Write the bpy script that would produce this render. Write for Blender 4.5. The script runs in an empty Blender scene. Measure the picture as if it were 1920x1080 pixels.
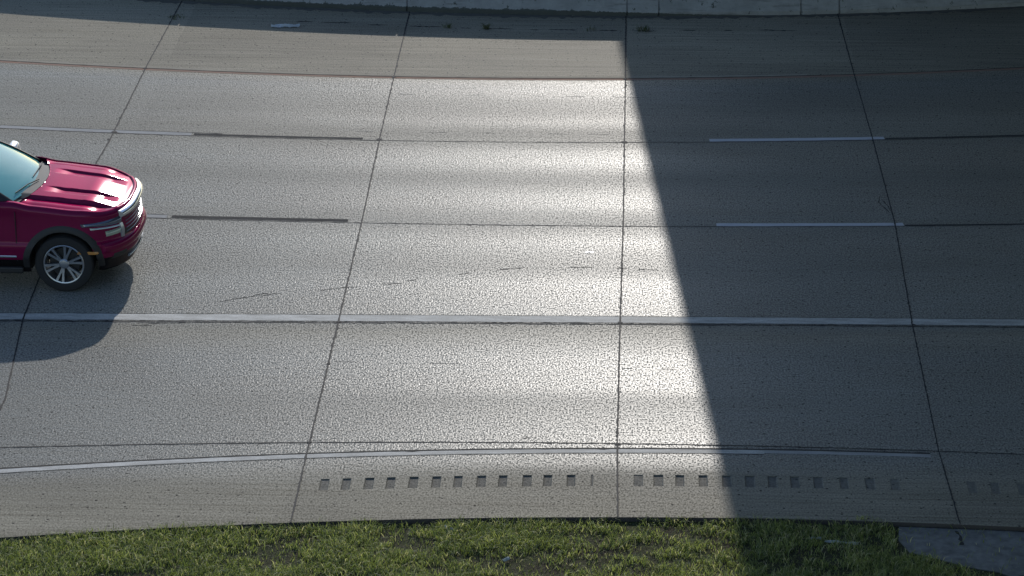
import bpy, bmesh, math, random
import numpy as np
from mathutils import Vector, Matrix

R = math.radians
rng = np.random.default_rng(7)
random.seed(7)
scene = bpy.context.scene
COL = scene.collection

# ------------------------------------------------------------------ camera
CAM_H = 15.09
PITCH = 21.85
YAW = 2.3                      # turned to the left of straight across the road
cam_d = bpy.data.cameras.new("camera")
cam = bpy.data.objects.new("camera", cam_d)
COL.objects.link(cam)
cam.location = (0, 0, CAM_H)
cam.rotation_euler = (R(90 - PITCH), 0, R(YAW))
cam_d.sensor_width = 36
cam_d.lens = 36 * 5580 / 1920
cam_d.clip_end = 3000
scene.camera = cam

# ------------------------------------------------------------------ light
SUN_EL, SUN_AZ = 25.5, 2.6     # azimuth to the right of +Y
world = bpy.data.worlds.new("World")
scene.world = world
world.use_nodes = True
wn = world.node_tree
bg = wn.nodes["Background"]
sky = wn.nodes.new("ShaderNodeTexSky")
sky.sky_type = 'NISHITA'
sky.sun_disc = False
sky.sun_elevation = R(SUN_EL)
sky.sun_rotation = R(SUN_AZ)
sky.dust_density = 0.3
sky.ozone_density = 1.8
wn.links.new(sky.outputs[0], bg.inputs[0])
bg.inputs[1].default_value = 0.13
sd = bpy.data.lights.new("sun", 'SUN')
sd.energy = 2.7
sd.angle = R(0.55)
sd.color = (1.0, 0.95, 0.885)
sun = bpy.data.objects.new("sun", sd)
COL.objects.link(sun)
v = Vector((math.sin(R(SUN_AZ)) * math.cos(R(SUN_EL)), math.cos(R(SUN_AZ)) * math.cos(R(SUN_EL)), math.sin(R(SUN_EL))))
sun.rotation_euler = v.to_track_quat('Z', 'Y').to_euler()
scene.view_settings.view_transform = 'Standard'
scene.view_settings.look = 'None'
scene.view_settings.exposure = 0.17
scene.view_settings.gamma = 1

# ------------------------------------------------------------------ helpers
def link(name, me, mat=None, parent=None, smooth=False):
    o = bpy.data.objects.new(name, me)
    COL.objects.link(o)
    if mat is not None:
        for m in (mat if isinstance(mat, (list, tuple)) else [mat]):
            me.materials.append(m)
    if parent is not None:
        o.parent = parent
    if smooth:
        me.polygons.foreach_set('use_smooth', [True] * len(me.polygons))
    return o

def mesh(name, verts, faces, mat=None, parent=None, smooth=False):
    me = bpy.data.meshes.new(name)
    me.from_pydata([tuple(map(float, q)) for q in verts], [], [tuple(f) for f in faces])
    me.update()
    return link(name, me, mat, parent, smooth)

def tag(o, label=None, cat=None, group=None, kind=None):
    if label: o['label'] = label
    if cat: o['category'] = cat
    if group: o['group'] = group
    if kind: o['kind'] = kind
    return o

def empty(name, loc=(0, 0, 0), rz=0):
    o = bpy.data.objects.new(name, None)
    COL.objects.link(o)
    o.location = loc
    o.rotation_euler = (0, 0, rz)
    return o

class MB:
    """collects shapes into one mesh"""
    def __init__(s): s.v = []; s.f = []
    def add(s, v, f):
        b = len(s.v); s.v += [tuple(map(float, q)) for q in v]; s.f += [tuple(b + i for i in q) for q in f]; return s
    def box(s, x0, x1, y0, y1, z0, z1, bev=0.0):
        if bev <= 0:
            v = [(x, y, z) for z in (z0, z1) for y in (y0, y1) for x in (x0, x1)]
            return s.add(v, [(0, 2, 3, 1), (4, 5, 7, 6), (0, 1, 5, 4), (2, 6, 7, 3), (0, 4, 6, 2), (1, 3, 7, 5)])
        bm = bmesh.new()
        bmesh.ops.create_cube(bm, size=1)
        for w in bm.verts:
            w.co = Vector(((x0 + x1) / 2 + w.co.x * (x1 - x0), (y0 + y1) / 2 + w.co.y * (y1 - y0), (z0 + z1) / 2 + w.co.z * (z1 - z0)))
        bmesh.ops.bevel(bm, geom=bm.edges[:], offset=bev, segments=2, affect='EDGES', profile=.5)
        s.add([w.co for w in bm.verts], [[w.index for w in f.verts] for f in bm.faces])
        bm.free(); return s
    def ring_loft(s, rings, cap=True, closed=True):
        n = len(rings[0]); v = [q for r in rings for q in r]; f = []
        for i in range(len(rings) - 1):
            for j in range(n if closed else n - 1):
                a, b = i * n + j, i * n + (j + 1) % n
                f.append((a, b, b + n, a + n))
        if cap:
            f.append(tuple(range(n))[::-1]); f.append(tuple((len(rings) - 1) * n + j for j in range(n)))
        return s.add(v, f)
    def grid(s, G):
        G = np.asarray(G, float); n, m = G.shape[:2]
        v = G.reshape(-1, 3); f = [(i * m + j, i * m + j + 1, (i + 1) * m + j + 1, (i + 1) * m + j) for i in range(n - 1) for j in range(m - 1)]
        return s.add(v, f)
    def build(s, name, mat, parent=None, smooth=False):
        o = mesh(name, s.v, s.f, mat, parent, smooth)
        return o

def autosmooth(o, ang=35):
    me = o.data
    me.polygons.foreach_set('use_smooth', [True] * len(me.polygons))
    bm = bmesh.new(); bm.from_mesh(me)
    bmesh.ops.recalc_face_normals(bm, faces=bm.faces)
    for e in bm.edges:
        if len(e.link_faces) == 2 and e.calc_face_angle(0) > R(ang): e.smooth = False
    bm.to_mesh(me); bm.free()
    return o

# node helper
class N:
    def __init__(s, name):
        s.m = bpy.data.materials.new(name); s.m.use_nodes = True
        s.t = s.m.node_tree; s.b = s.t.nodes["Principled BSDF"]; s.out = s.t.nodes["Material Output"]
    def n(s, typ, **kw):
        o = s.t.nodes.new("ShaderNode" + typ)
        for k, val in kw.items(): setattr(o, k, val)
        return o
    def l(s, a, b): s.t.links.new(a, b)
    def val(s, sock, x):
        if isinstance(x, (int, float)): sock.default_value = x
        elif isinstance(x, (tuple, list)): sock.default_value = (*x, 1) if len(x) == 3 and sock.type == 'RGBA' else x
        else: s.l(x, sock)
    def math(s, op, a, b=0.0, clamp=False):
        o = s.n('Math', operation=op, use_clamp=clamp); s.val(o.inputs[0], a); s.val(o.inputs[1], b); return o.outputs[0]
    def mix(s, f, a, b, mode='MIX'):
        o = s.n('Mix', data_type='RGBA', blend_type=mode); s.val(o.inputs[0], f); s.val(o.inputs[6], a); s.val(o.inputs[7], b); return o.outputs[2]
    def ramp(s, x, stops, interp='LINEAR'):
        if len(stops) > 31:
            h = len(stops) // 2
            return s.mix(s.math('GREATER_THAN', x, stops[h][0]), s.ramp(x, stops[:h + 1], interp), s.ramp(x, stops[h:], interp))
        o = s.n('ValToRGB'); o.color_ramp.interpolation = interp; s.val(o.inputs[0], x)
        e = o.color_ramp.elements
        while len(e) > 1: e.remove(e[0])
        for i, (p, c) in enumerate(stops):
            q = e[0] if i == 0 else e.new(p)
            q.position = p; q.color = (c, c, c, 1) if isinstance(c, (int, float)) else (*c, 1)
        return o.outputs[0]
    def noise(s, vec, scale, detail=2, rough=.5, dist=0):
        o = s.n('TexNoise'); s.l(vec, o.inputs['Vector']); o.inputs['Scale'].default_value = scale
        o.inputs['Detail'].default_value = detail; o.inputs['Roughness'].default_value = rough; o.inputs['Distortion'].default_value = dist
        return o.outputs[0]
    def mapr(s, x, a, b, c, d):
        o = s.n('MapRange'); s.l(x, o.inputs[0])
        for i, q in zip((1, 2, 3, 4), (a, b, c, d)): o.inputs[i].default_value = q
        return o.outputs[0]
    def scale(s, vec, sc):
        o = s.n('Mapping'); s.l(vec, o.inputs[0]); o.inputs['Scale'].default_value = sc; return o.outputs[0]
    def bump(s, h, strength, dist, nrm=None):
        o = s.n('Bump'); o.inputs['Strength'].default_value = strength; o.inputs['Distance'].default_value = dist
        s.l(h, o.inputs['Height'])
        if nrm is not None: s.l(nrm, o.inputs['Normal'])
        return o.outputs[0]

def simple(name, col, rough=.5, metal=0, coat=0, spec=.5, vary=.0):
    k = N(name)
    k.b.inputs['Base Color'].default_value = (*col, 1)
    k.b.inputs['Roughness'].default_value = rough; k.b.inputs['Metallic'].default_value = metal
    k.b.inputs['Coat Weight'].default_value = coat; k.b.inputs['Coat Roughness'].default_value = .03
    k.b.inputs['Specular IOR Level'].default_value = spec
    if vary:
        tc = k.n('TexCoord'); ns = k.noise(tc.outputs['Object'], 9, 5, .6)
        k.l(k.mix(k.mapr(ns, .3, .7, 0, vary), col, tuple(c * .45 for c in col)), k.b.inputs['Base Color'])
    return k.m

# ------------------------------------------------------------------ road curves (world metres; the lanes flare a little)
def curve(pts, deg=2):
    x = np.array([p[0] for p in pts]); y = np.array([p[1] for p in pts])
    c = np.polyfit(x, y, deg); lo, hi = x.min(), x.max(); dc = np.polyder(c)
    def f(X):
        X = np.asarray(X, float); Xc = np.clip(X, lo, hi); d = X - Xc
        return np.polyval(c, Xc) + np.polyval(dc, Xc) * 6 * np.sign(d) * (1 - np.exp(-np.abs(d) / 6))
    return f
C_bar = curve([(-11, 51.75), (-8.4, 51.34), (-6.04, 50.86), (-3.93, 50.68), (-1.65, 50.57), (.04, 50.54), (2.11, 50.69), (3.06, 50.79), (4.95, 51.03), (7.07, 51.45)], 3)
C_yel = curve([(-10.53, 47.49), (-8.02, 47.18), (-3.84, 46.88), (-.01, 46.92), (3.79, 47.33), (6.64, 47.8)], 3)
C_l1 = curve([(-9.83, 44.04), (-8.01, 43.85), (-6.72, 43.78), (-4.06, 43.70), (-.02, 43.72), (1.31, 43.80), (4.01, 44.03), (6.22, 44.27)], 3)
C_l2 = curve([(-10.5, 40.3), (-6.95, 40.12), (-3.76, 40.02), (-.01, 40.06), (1.3, 40.09), (3.99, 40.19), (5.76, 40.35)], 3)
C_w = curve([(-8.26, 36.23), (-6.84, 36.23), (-3.72, 36.33), (-.03, 36.44), (3.82, 36.51), (5.3, 36.53)])
C_jl = curve([(-7.45, 32.20), (-5.54, 32.38), (-3.75, 32.50), (-.04, 32.62), (1.07, 32.61), (3.81, 32.54), (4.82, 32.51)])
C_ew = curve([(-7.33, 31.60), (-5.48, 31.93), (-3.77, 32.19), (-.04, 32.45), (1.7, 32.50), (3.8, 32.47)])
C_rt = curve([(-3.52, 31.49), (-.58, 31.72), (.42, 31.76), (2.4, 31.78), (3.18, 31.77), (6, 31.6)])
C_gr = curve([(-6.97, 29.84), (-5.20, 30.11), (-3.74, 30.30), (-1.90, 30.53), (-.02, 30.63), (1.15, 30.65), (2.97, 30.63), (3.86, 30.59), (4.59, 30.53)])
# nominal cross position of each control curve
CT = [(C_gr, 30.63), (lambda X: C_rt(X) - .31, 31.41), (C_rt, 31.72), (C_ew, 32.45), (C_jl, 32.62), (C_w, 36.44), (C_l2, 40.06), (C_l1, 43.72), (C_yel, 46.92), (C_bar, 50.54)]
XW = 60

# ------------------------------------------------------------------ concrete
def concrete(name, groove=False):
    k = N(name)
    uv = k.n('UVMap').outputs[0]
    obj = k.n('TexCoord').outputs['Object']
    sep = k.n('SeparateXYZ'); k.l(uv, sep.inputs[0])
    wob = k.noise(k.scale(obj, (.25, 1, 1)), 1.2, 2)
    wob2 = k.noise(k.scale(obj, (.5, 3, 1)), 4, 4, .7)
    T = k.math('ADD', sep.outputs[1], k.math('ADD', k.math('MULTIPLY', k.math('SUBTRACT', wob, .5), .34), k.math('MULTIPLY', k.math('SUBTRACT', wob2, .5), .22)))
    P = lambda y: (y - 30) / 22.
    x = k.math('DIVIDE', k.math('SUBTRACT', T, 30.), 22.)
    # how much traffic has polished the surface across the road
    pol = k.ramp(x, [(P(30.6), .05), (P(31.7), .12), (P(32.1), .70), (P(32.6), .9), (P(33.4), .78), (P(33.9), .68), (P(34.3), .95), (P(35.3), .92), (P(35.9), .6), (P(36.3), .42),
                     (P(36.7), .85), (P(37.8), .95), (P(38.3), .68), (P(38.9), .74), (P(39.4), .92), (P(39.8), .72), (P(40.15), .52), (P(40.5), .62), (P(40.9), .9), (P(41.4), .85),
                     (P(41.9), .52), (P(42.2), .58), (P(42.8), .95), (P(43.3), .78), (P(43.6), .5), (P(43.9), .42), (P(44.2), .42), (P(44.7), .78), (P(45.2), .6), (P(45.7), .62), (P(46.3), .9), (P(46.8), .85), (P(47.0), .12), (P(50), .05)])
    tan = k.ramp(x, [(P(30.6), .9), (P(31.6), .7), (P(32.2), .1), (P(35.4), 0), (P(36.1), .45), (P(36.5), 0), (P(40), .1), (P(42), .15), (P(43.5), .3), (P(43.8), .4), (P(45), .35), (P(46.5), .2), (P(46.95), .9), (P(51), .8)])
    grit = k.noise(k.scale(obj, (1, .6, 1)), 46, 1.0, .5)
    fine = k.noise(obj, 95, 1, .5)
    broad = k.noise(k.scale(obj, (.5, 1, 1)), .55, 4, .6)
    streak = k.noise(k.scale(obj, (.14, 9, 1)), 2.6, 5, .7)
    col = k.mix(tan, (.238, .240, .220), (.365, .330, .250))
    col = k.mix(k.mapr(broad, .35, .65, 0, .42), col, (.17, .16, .14))
    stw = k.math('MULTIPLY', k.mapr(streak, .38, .64, 0, .75), k.math('ADD', k.math('MULTIPLY', tan, .72), .33))
    col = k.mix(stw, col, (.16, .142, .105))
    amp = k.math('ADD', .20, k.math('MULTIPLY', pol, .24))
    g2 = k.math('ADD', 1.0, k.math('MULTIPLY', amp, k.mapr(grit, .32, .68, -1, 1)))
    m = k.n('Mix', data_type='RGBA', blend_type='MULTIPLY'); m.inputs[0].default_value = 1
    gg = k.n('CombineColor'); [k.l(g2, gg.inputs[i]) for i in range(3)]
    k.l(col, m.inputs[6]); k.l(gg.outputs[0], m.inputs[7]); col = m.outputs[2]
    # every slab was poured a little different
    cell = k.n('CombineXYZ'); k.l(k.math('FLOOR', k.math('DIVIDE', k.math('ADD', sep.outputs[0], .02), 3.84)), cell.inputs[0]); k.l(k.math('FLOOR', k.math('DIVIDE', k.math('SUBTRACT', sep.outputs[1], 32.62), 3.76)), cell.inputs[1])
    wnz = k.n('TexWhiteNoise', noise_dimensions='3D'); k.l(cell.outputs[0], wnz.inputs['Vector'])
    m3 = k.n('Mix', data_type='RGBA', blend_type='MULTIPLY'); m3.inputs[0].default_value = 1; g3 = k.n('CombineColor'); sv = k.mapr(wnz.outputs[0], 0, 1, .91, 1.07); [k.l(sv, g3.inputs[i]) for i in range(3)]
    k.l(col, m3.inputs[6]); k.l(g3.outputs[0], m3.inputs[7]); col = m3.outputs[2]
    # oil-darkened centre of lanes and under the wheel paths
    lane = k.ramp(x, [(P(30.6), 0), (P(36.0), .0), (P(36.2), .5), (P(36.5), 0), (P(37.9), 0), (P(38.5), .45), (P(39.0), .0), (P(39.9), .35), (P(40.05), .2), (P(40.5), .0), (P(41.5), .05), (P(42.05), .65), (P(42.6), .0), (P(43.2), .2), (P(43.5), .4), (P(44), .2), (P(44.6), .1), (P(45.1), .5), (P(45.8), .35), (P(46.3), 0)])
    col = k.mix(k.math('MULTIPLY', lane, .32), col, (.115, .108, .09))
    # pop-outs and pits
    def dots(scale, r, keep):
        vo = k.n('TexVoronoi', voronoi_dimensions='2D'); k.l(obj, vo.inputs['Vector']); vo.inputs['Scale'].default_value = scale
        near = k.math('LESS_THAN', vo.outputs['Distance'], r)
        sc = k.n('SeparateColor'); k.l(vo.outputs['Color'], sc.inputs[0])
        return k.math('MULTIPLY', near, k.math('LESS_THAN', sc.outputs[0], keep))
    d = k.math('MAXIMUM', dots(2.9, .046, .8), dots(6.7, .068, .5))
    col = k.mix(k.math('MULTIPLY', d, .85), col, (.03, .028, .026))
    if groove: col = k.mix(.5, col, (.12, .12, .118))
    k.l(col, k.b.inputs['Base Color'])
    rough = k.math('SUBTRACT', .57, k.math('MULTIPLY', pol, .24))
    rough = k.math('ADD', rough, k.math('MULTIPLY', k.math('SUBTRACT', fine, .5), .10))
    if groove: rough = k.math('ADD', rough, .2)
    k.l(rough, k.b.inputs['Roughness'])
    glint = k.noise(k.scale(obj, (1, .55, 1)), 47, .5, .5)
    sp_ = k.math('ADD', k.math('MULTIPLY', pol, .026), .015)
    k.l(k.math('MULTIPLY', sp_, k.mapr(glint, .36, .64, .05, 2.1)), k.b.inputs['Specular IOR Level'])
    h = k.math('SUBTRACT', k.math('ADD', grit, k.math('MULTIPLY', fine, .35)), k.math('MULTIPLY', d, 1.2))
    bm_ = k.bump(h, 1, .0031); k.l(k.math('ADD', .3, k.math('MULTIPLY', pol, .7)), bm_.node.inputs['Strength']); k.l(bm_, k.b.inputs['Normal'])
    return k.m
M_conc = concrete("road concrete")
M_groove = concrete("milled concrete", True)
M_edge = simple("slab edge", (.10, .085, .075), .95, vary=.6)

# ------------------------------------------------------------------ road slab with milled rumble strip
def road():
    # hollow spans along the shoulder, (start, end, depth)
    cuts = []
    for x, d in zip((-3.512, -3.256, -2.994, -2.738, -2.476, -2.207, -1.951, -1.683, -1.427, -1.146, -.902, -.628), (.012, .015, .017, .018, .017, .018, .016, .017, .018, .016, .018, .017)):
        cuts.append((x, random.uniform(.102, .118), d))
    cuts.append((-.345, .03, .006))
    for x, d in zip((.159, .39, .646, .92, 1.195, 1.464, 1.732, 1.994, 2.263, 2.568, 2.868, 3.161, 4.054, 4.323, 4.635, 4.92, 5.2), (.007, .015, .017, .017, .015, .014, .014, .013, .012, .010, .008, .005, .004, .005, .004, .005, .005)):
        cuts.append((x, random.uniform(.105, .12), d))
    xs = set(np.round(np.concatenate([np.arange(-XW, -12, 2.), np.arange(-12, 9, .5), np.arange(9, XW + .1, 2.)]), 4))
    span = {}
    for a, w, d in cuts:
        a = round(float(a), 4); b = round(a + w, 4)
        xs = {q for q in xs if not (a - .02 < q < b + .02)}; xs |= {a, b}; span[a] = d
    xs = np.array(sorted(xs))
    rows, ts, kind = [], [], []
    for i in range(len(CT) - 1):
        (c0, t0), (c1, t1) = CT[i], CT[i + 1]
        n = 1 if i == 1 else max(1, int((t1 - t0) / .45))
        for j in range(n):
            w = j / n
            rows.append(c0(xs) * (1 - w) + c1(xs) * w); ts.append(t0 * (1 - w) + t1 * w); kind.append(i == 1)
    rows.append(CT[-1][0](xs) + 1.2); ts.append(CT[-1][1] + 1.2)
    V, F, MI, UV = [], [], [], []
    nx = len(xs)
    for r, t in zip(rows, ts):
        for x, y in zip(xs, r): V.append((x, y, 0)); UV.append((x, t))
    def quad(p, mi):
        b = len(V)
        for q, u in p: V.append(q); UV.append(u)
        F.append((b, b + 1, b + 2, b + 3)); MI.append(mi)
    for r in range(len(rows) - 1):
        for i in range(nx - 1):
            dep = span.get(round(float(xs[i]), 4)) if kind[r] else None
            a, b, c, d = r * nx + i, r * nx + i + 1, (r + 1) * nx + i + 1, (r + 1) * nx + i
            if dep is None:
                F.append((a, b, c, d)); MI.append(0)
            else:
                A, B, C_, D = [V[q] for q in (a, b, c, d)]; U = [UV[q] for q in (a, b, c, d)]
                jx = [random.uniform(-.006, .006) for _ in range(4)]
                lo = [(q[0] + s * .012 + j, q[1] + sy * .02, -dep) for q, s, sy, j in zip((A, B, C_, D), (1, -1, -1, 1), (1, 1, 0, 0), jx)]
                quad([(lo[i2], U[i2]) for i2 in range(4)], 1)
                top = [A, B, C_, D]
                for i2 in range(4):
                    j2 = (i2 + 1) % 4
                    quad([(top[i2], U[i2]), (top[j2], U[j2]), (lo[j2], U[j2]), (lo[i2], U[i2])], 1)
    # near edge face
    for i in range(nx - 1):
        A, B = V[i], V[i + 1]
        quad([((A[0], A[1], -.2), (A[0], 30)), ((B[0], B[1], -.2), (B[0], 30)), (B, (B[0], 30)), (A, (A[0], 30))], 2)
    o = mesh("road", V, F, [M_conc, M_groove, M_edge])
    me = o.data
    me.polygons.foreach_set('material_index', MI)
    uvl = me.uv_layers.new(name="UVMap")
    li = np.zeros(len(me.loops), int); me.loops.foreach_get('vertex_index', li)
    uvl.data.foreach_set('uv', np.array(UV)[li].ravel())
    tag(o, kind='structure')
road()

# ------------------------------------------------------------------ joints, cracks and paint: thin sheets on the slab
M_joint = simple("joint sealant", (.022, .021, .022), .85)
M_brown = simple("rusty joint", (.05, .032, .022), .9)
M_faint = simple("faint tining mark", (.13, .125, .11), .9)
M_crack = simple("crack dirt", (.035, .032, .028), .95)

def ribbon(mb, pts, width, z, jag=.0, step=.06, blobs=()):
    """pts: world polyline; jag: fraction of raggedness of the edges"""
    pts = np.array(pts, float); seg = np.hypot(*np.diff(pts, axis=0).T); s = np.concatenate([[0], np.cumsum(seg)])
    n = max(2, int(s[-1] / step) + 1); q = np.linspace(0, s[-1], n)
    X = np.interp(q, s, pts[:, 0]); Y = np.interp(q, s, pts[:, 1])
    tx, ty = np.gradient(X), np.gradient(Y); L = np.hypot(tx, ty); nx_, ny_ = -ty / L, tx / L
    wv = np.full(n, width / 2.) if np.isscalar(width) else np.interp(q / s[-1], np.linspace(0, 1, len(width)), width) / 2
    j1 = 1 + jag * rng.standard_normal(n) * .6; j2 = 1 + jag * rng.standard_normal(n) * .6
    if jag:
        big = rng.random(n) < .03 * jag * 2; j1 = j1 + big * rng.random(n) * 1.6; big = rng.random(n) < .03 * jag * 2; j2 = j2 + big * rng.random(n) * 1.6
    j1 = np.clip(j1, .25, 3); j2 = np.clip(j2, .25, 3)
    G = np.zeros((n, 2, 3)); G[:, 0] = np.c_[X + nx_ * wv * j1, Y + ny_ * wv * j1, np.full(n, z)]; G[:, 1] = np.c_[X - nx_ * wv * j2, Y - ny_ * wv * j2, np.full(n, z)]
    mb.grid(G)

def along(cv, x0, x1, off=0., step=.25):
    X = np.arange(x0, x1 + step * .5, step); X[-1] = x1
    return np.c_[X, cv(X) + off]

jt = {  # transverse joints as surveyed
    -8.0: [(-7.72, 29.7), (-7.67, 33.61), (-7.95, 36.20), (-8.10, 39.82), (-8.01, 43.47), (-8.02, 47.24), (-7.98, 51.2)],
    -3.8: [(-3.74, 30.33), (-3.75, 32.50), (-3.76, 36.28), (-3.78, 40.10), (-3.82, 43.71), (-3.84, 46.88), (-3.85, 50.66)],
    0.0: [(-.02, 30.64), (-.04, 32.65), (-.03, 36.43), (-.01, 40.14), (-.01, 43.79), (-.01, 46.89), (-.02, 50.54)],
    3.83: [(3.87, 30.6), (3.81, 32.57), (3.83, 36.58), (3.90, 40.30), (3.85, 44.02), (3.78, 47.33), (3.72, 50.85)]}
mb = MB()
for x0, pts in jt.items():
    w = .021 if abs(x0 - 3.83) > .1 else .017
    ribbon(mb, pts, w, .006, .45, .05)
for i in range(13):
    for x0 in (-12.2 - 3.9 * i, 7.66 + 3.9 * i):
        ribbon(mb, [(x0, float(C_gr(x0))), (x0, float(C_bar(x0)))], .02, .006, .4, .2)
# blobs of sealant where the joints cross
for (x, y, r) in [(-8.02, 47.2, .045), (-8.0, 43.9, .05), (-8.03, 43.55, .03), (-3.84, 46.9, .045), (-3.82, 43.72, .05), (-3.75, 36.3, .035), (-.01, 43.74, .05), (-.01, 46.92, .035), (-.01, 46.5, .025), (-.04, 32.6, .04), (-.03, 36.42, .035), (-3.75, 32.5, .03), (-.02, 38.4, .03), (-3.75, 34.9, .028), (-8.02, 44.6, .03), (3.84, 36.5, .03)]:
    n = 9; mb.add([(x + r * random.uniform(.6, 1.15) * math.cos(a * math.tau / n), y + 1.1 * r * random.uniform(.6, 1.1) * math.sin(a * math.tau / n), .0085) for a in range(n)], [tuple(range(n))])
tag(mb.build("transverse_joints", M_joint), kind='structure')

mb = MB()
ribbon(mb, along(C_l1, -XW, XW, 0), .017, .004, .5, .08)
ribbon(mb, along(C_l2, -XW, XW, 0), .017, .004, .5, .08)
ribbon(mb, along(C_w, -XW, XW, -.06), .026, .004, .8, .06)
ribbon(mb, along(C_w, -XW, XW, -.015), .013, .0045, .8, .06)
ribbon(mb, along(C_jl, -XW, XW, 0), .022, .004, .6, .06)
tag(mb.build("lane_joints", M_joint), kind='structure')

mb = MB(); ribbon(mb, along(C_yel, -XW, XW, .035), .028, .0045, .35, .08)
tag(mb.build("lane_joints", M_brown), kind='structure')

# paint
def paint(name, col, dirty, wear, thr=.5, rough=.85, spec=.08):
    k = N(name); obj = k.n('TexCoord').outputs['Object']
    a = k.noise(k.scale(obj, (.6, 2.5, 1)), 4, 5, .7); g_ = k.noise(obj, 40, 2, .6)
    f = k.mapr(a, thr - .18, thr + .18, 0, 1)
    f = k.math('ADD', k.math('MULTIPLY', f, wear), k.mapr(g_, .45, .75, 0, wear * .5), True)
    k.l(k.mix(f, col, dirty), k.b.inputs['Base Color'])
    k.b.inputs['Roughness'].default_value = rough; k.b.inputs['Specular IOR Level'].default_value = spec
    k.l(k.bump(g_, .35, .004), k.b.inputs['Normal'])
    return k.m
M_white = paint("white road paint", (.60, .60, .57), (.33, .33, .31), 1.0, .46, .7, .2)
M_white2 = paint("worn white road paint", (.42, .42, .41), (.29, .285, .27), .8)
M_whiteb = paint("fresh white road paint", (.56, .57, .60), (.36, .36, .38), .5)
M_black = paint("black contrast tape", (.028, .028, .03), (.07, .068, .066), .7)
M_yel = paint("worn yellow road paint", (.34, .20, .14), (.27, .21, .165), .8)
M_pale = paint("pale laitance", (.36, .33, .26), (.27, .24, .2), .7)

def mark(name, mat, cv, x0, x1, off, w, z=.002, jag=.06):
    mb = MB(); ribbon(mb, along(cv, x0, x1, off), w, z, jag, .12)
    return tag(mb.build(name, mat), kind='structure')
mark("yellow_edge_line", M_yel, C_yel, -XW, XW, -.02, .085)
mark("yellow_edge_line", M_pale, C_yel, -XW, 3.0, .10, .07, .0015, .3)
mark("white_ramp_line", M_white, C_w, -XW, XW, .105, .215)
mark("white_edge_line", M_white, C_ew, -XW, 1.72, -.06, .105)
mark("white_edge_line", M_white2, C_ew, 1.72, 3.7, -.05, .085)
mb = MB()
ribbon(mb, along(C_ew, -XW, 3.7, .012), .032, .0035, .3, .1)
ribbon(mb, along(C_ew, -XW, 1.72, -.127), .010, .0035, .3, .1)
ribbon(mb, along(C_l1, -10.0, -6.3, .145), .014, .0035, .3, .1)
ribbon(mb, along(C_w, -XW, XW, .222), .011, .0035, .3, .1)
ribbon(mb, along(C_l2, -10.0, -6.6, .15), .014, .0035, .3, .1)
ribbon(mb, [(-8.62, 36.02), (-8.3, 36.0)], .02, .0042, .9, .05)
tag(mb.build("line_groove", M_crack), kind='structure')
# lane dashes: white followed by the black contrast half
mark("lane_dash", M_white2, C_l1, -9.85, -6.78, .075, .125)
mark("lane_dash", M_black, C_l1, -6.74, -4.08, .075, .075, .003)
mark("lane_dash", M_whiteb, C_l1, 1.31, 4.03, .085, .125)
mark("lane_dash", M_black, C_l1, 4.05, 6.9, .055, .05, .003)
mark("lane_dash", M_white2, C_l2, -9.6, -6.62, .08, .125)
mark("lane_dash", M_black, C_l2, -6.55, -3.98, .085, .10, .003)
mark("lane_dash", M_whiteb, C_l2, 1.33, 4.02, .075, .12)
mark("lane_dash", M_black, C_l2, 4.04, 6.9, .03, .04, .003)
for i in range(1, 5):
    for cv in (C_l1, C_l2):
        for s in (-1, 1):
            a = 1.31 + s * i * 11.1
            if -12 < a < 2: continue
            mark("lane_dash", M_whiteb, cv, a, a + 2.7, .08, .12); mark("lane_dash", M_black, cv, a + 2.73, a + 5.5, .06, .06, .003)

# cracks and scuffs
mb = MB()
def crack(pts, w=.016, jag=.9, step=.03):
    ribbon(mb, pts, [w * .2, w, w * .7, w, w * .2], .0025, jag, step)
for pts in [[(-5.45, 36.93), (-5.1, 37.12), (-4.93, 37.18)], [(-5.02, 37.17), (-4.86, 37.27), (-4.78, 37.27)], [(-4.90, 37.15), (-4.74, 37.27), (-4.66, 37.28)],
            [(-4.18, 37.38), (-3.8, 37.53), (-3.6, 37.55)], [(-3.3, 37.66), (-3.02, 37.72)], [(-2.98, 37.78), (-2.84, 37.86)],
            [(-2.28, 38.06), (-2.12, 38.13)], [(-1.75, 38.26), (-1.35, 38.37)], [(-.75, 38.4), (-.4, 38.42)], [(-.1, 38.40), (.1, 38.40)], [(.18, 38.36), (.5, 38.34)],
            [(-6.35, 36.12), (-6.1, 36.17), (-5.7, 36.19)], [(-6.5, 36.08), (-6.2, 36.07)], [(-1.85, 36.36), (-1.2, 36.36)],
            [(3.78, 41.5), (3.73, 41.2), (3.8, 40.95), (3.86, 40.75)], [(3.78, 41.35), (3.86, 41.0), (3.88, 40.8)],
            [(-1.2, 32.72), (-1.05, 32.75)], [(-1.1, 33.1), (-1.02, 33.1)]]:
    crack(pts)
tag(mb.build("pavement_cracks", M_crack), kind='structure')
mb = MB()
for x0, x1, y in [(-3.7, -.1, 45.98), (.1, 1.6, 45.96), (-3.7, -1.5, 34.97), (-.0, 1.0, 34.9), (-4.2, -.3, 44.1)]:
    x = x0
    while x < x1:
        L_ = random.uniform(.15, .8); ribbon(mb, [(x, y), (x + L_ * .5, y + random.uniform(-.01, .01))], .008, .0022, 1.2, .03); x += L_ + random.uniform(.1, .9)
tag(mb.build("pavement_marks", M_faint), kind='structure')
mb = MB()
# weedy seam at the foot of the barrier shoulder
x = -5.8
while x < 2.6:
    L_ = random.uniform(.15, .7); yy = float(C_bar(x)) - .88 + random.uniform(-.02, .02)
    ribbon(mb, [(x, yy), (x + L_, yy - .01)], [.008, .05, .03, .05, .008], .0025, .9, .04); x += L_ + random.uniform(.05, .5)
tag(mb.build("pavement_cracks", M_crack), kind='structure')

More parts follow.
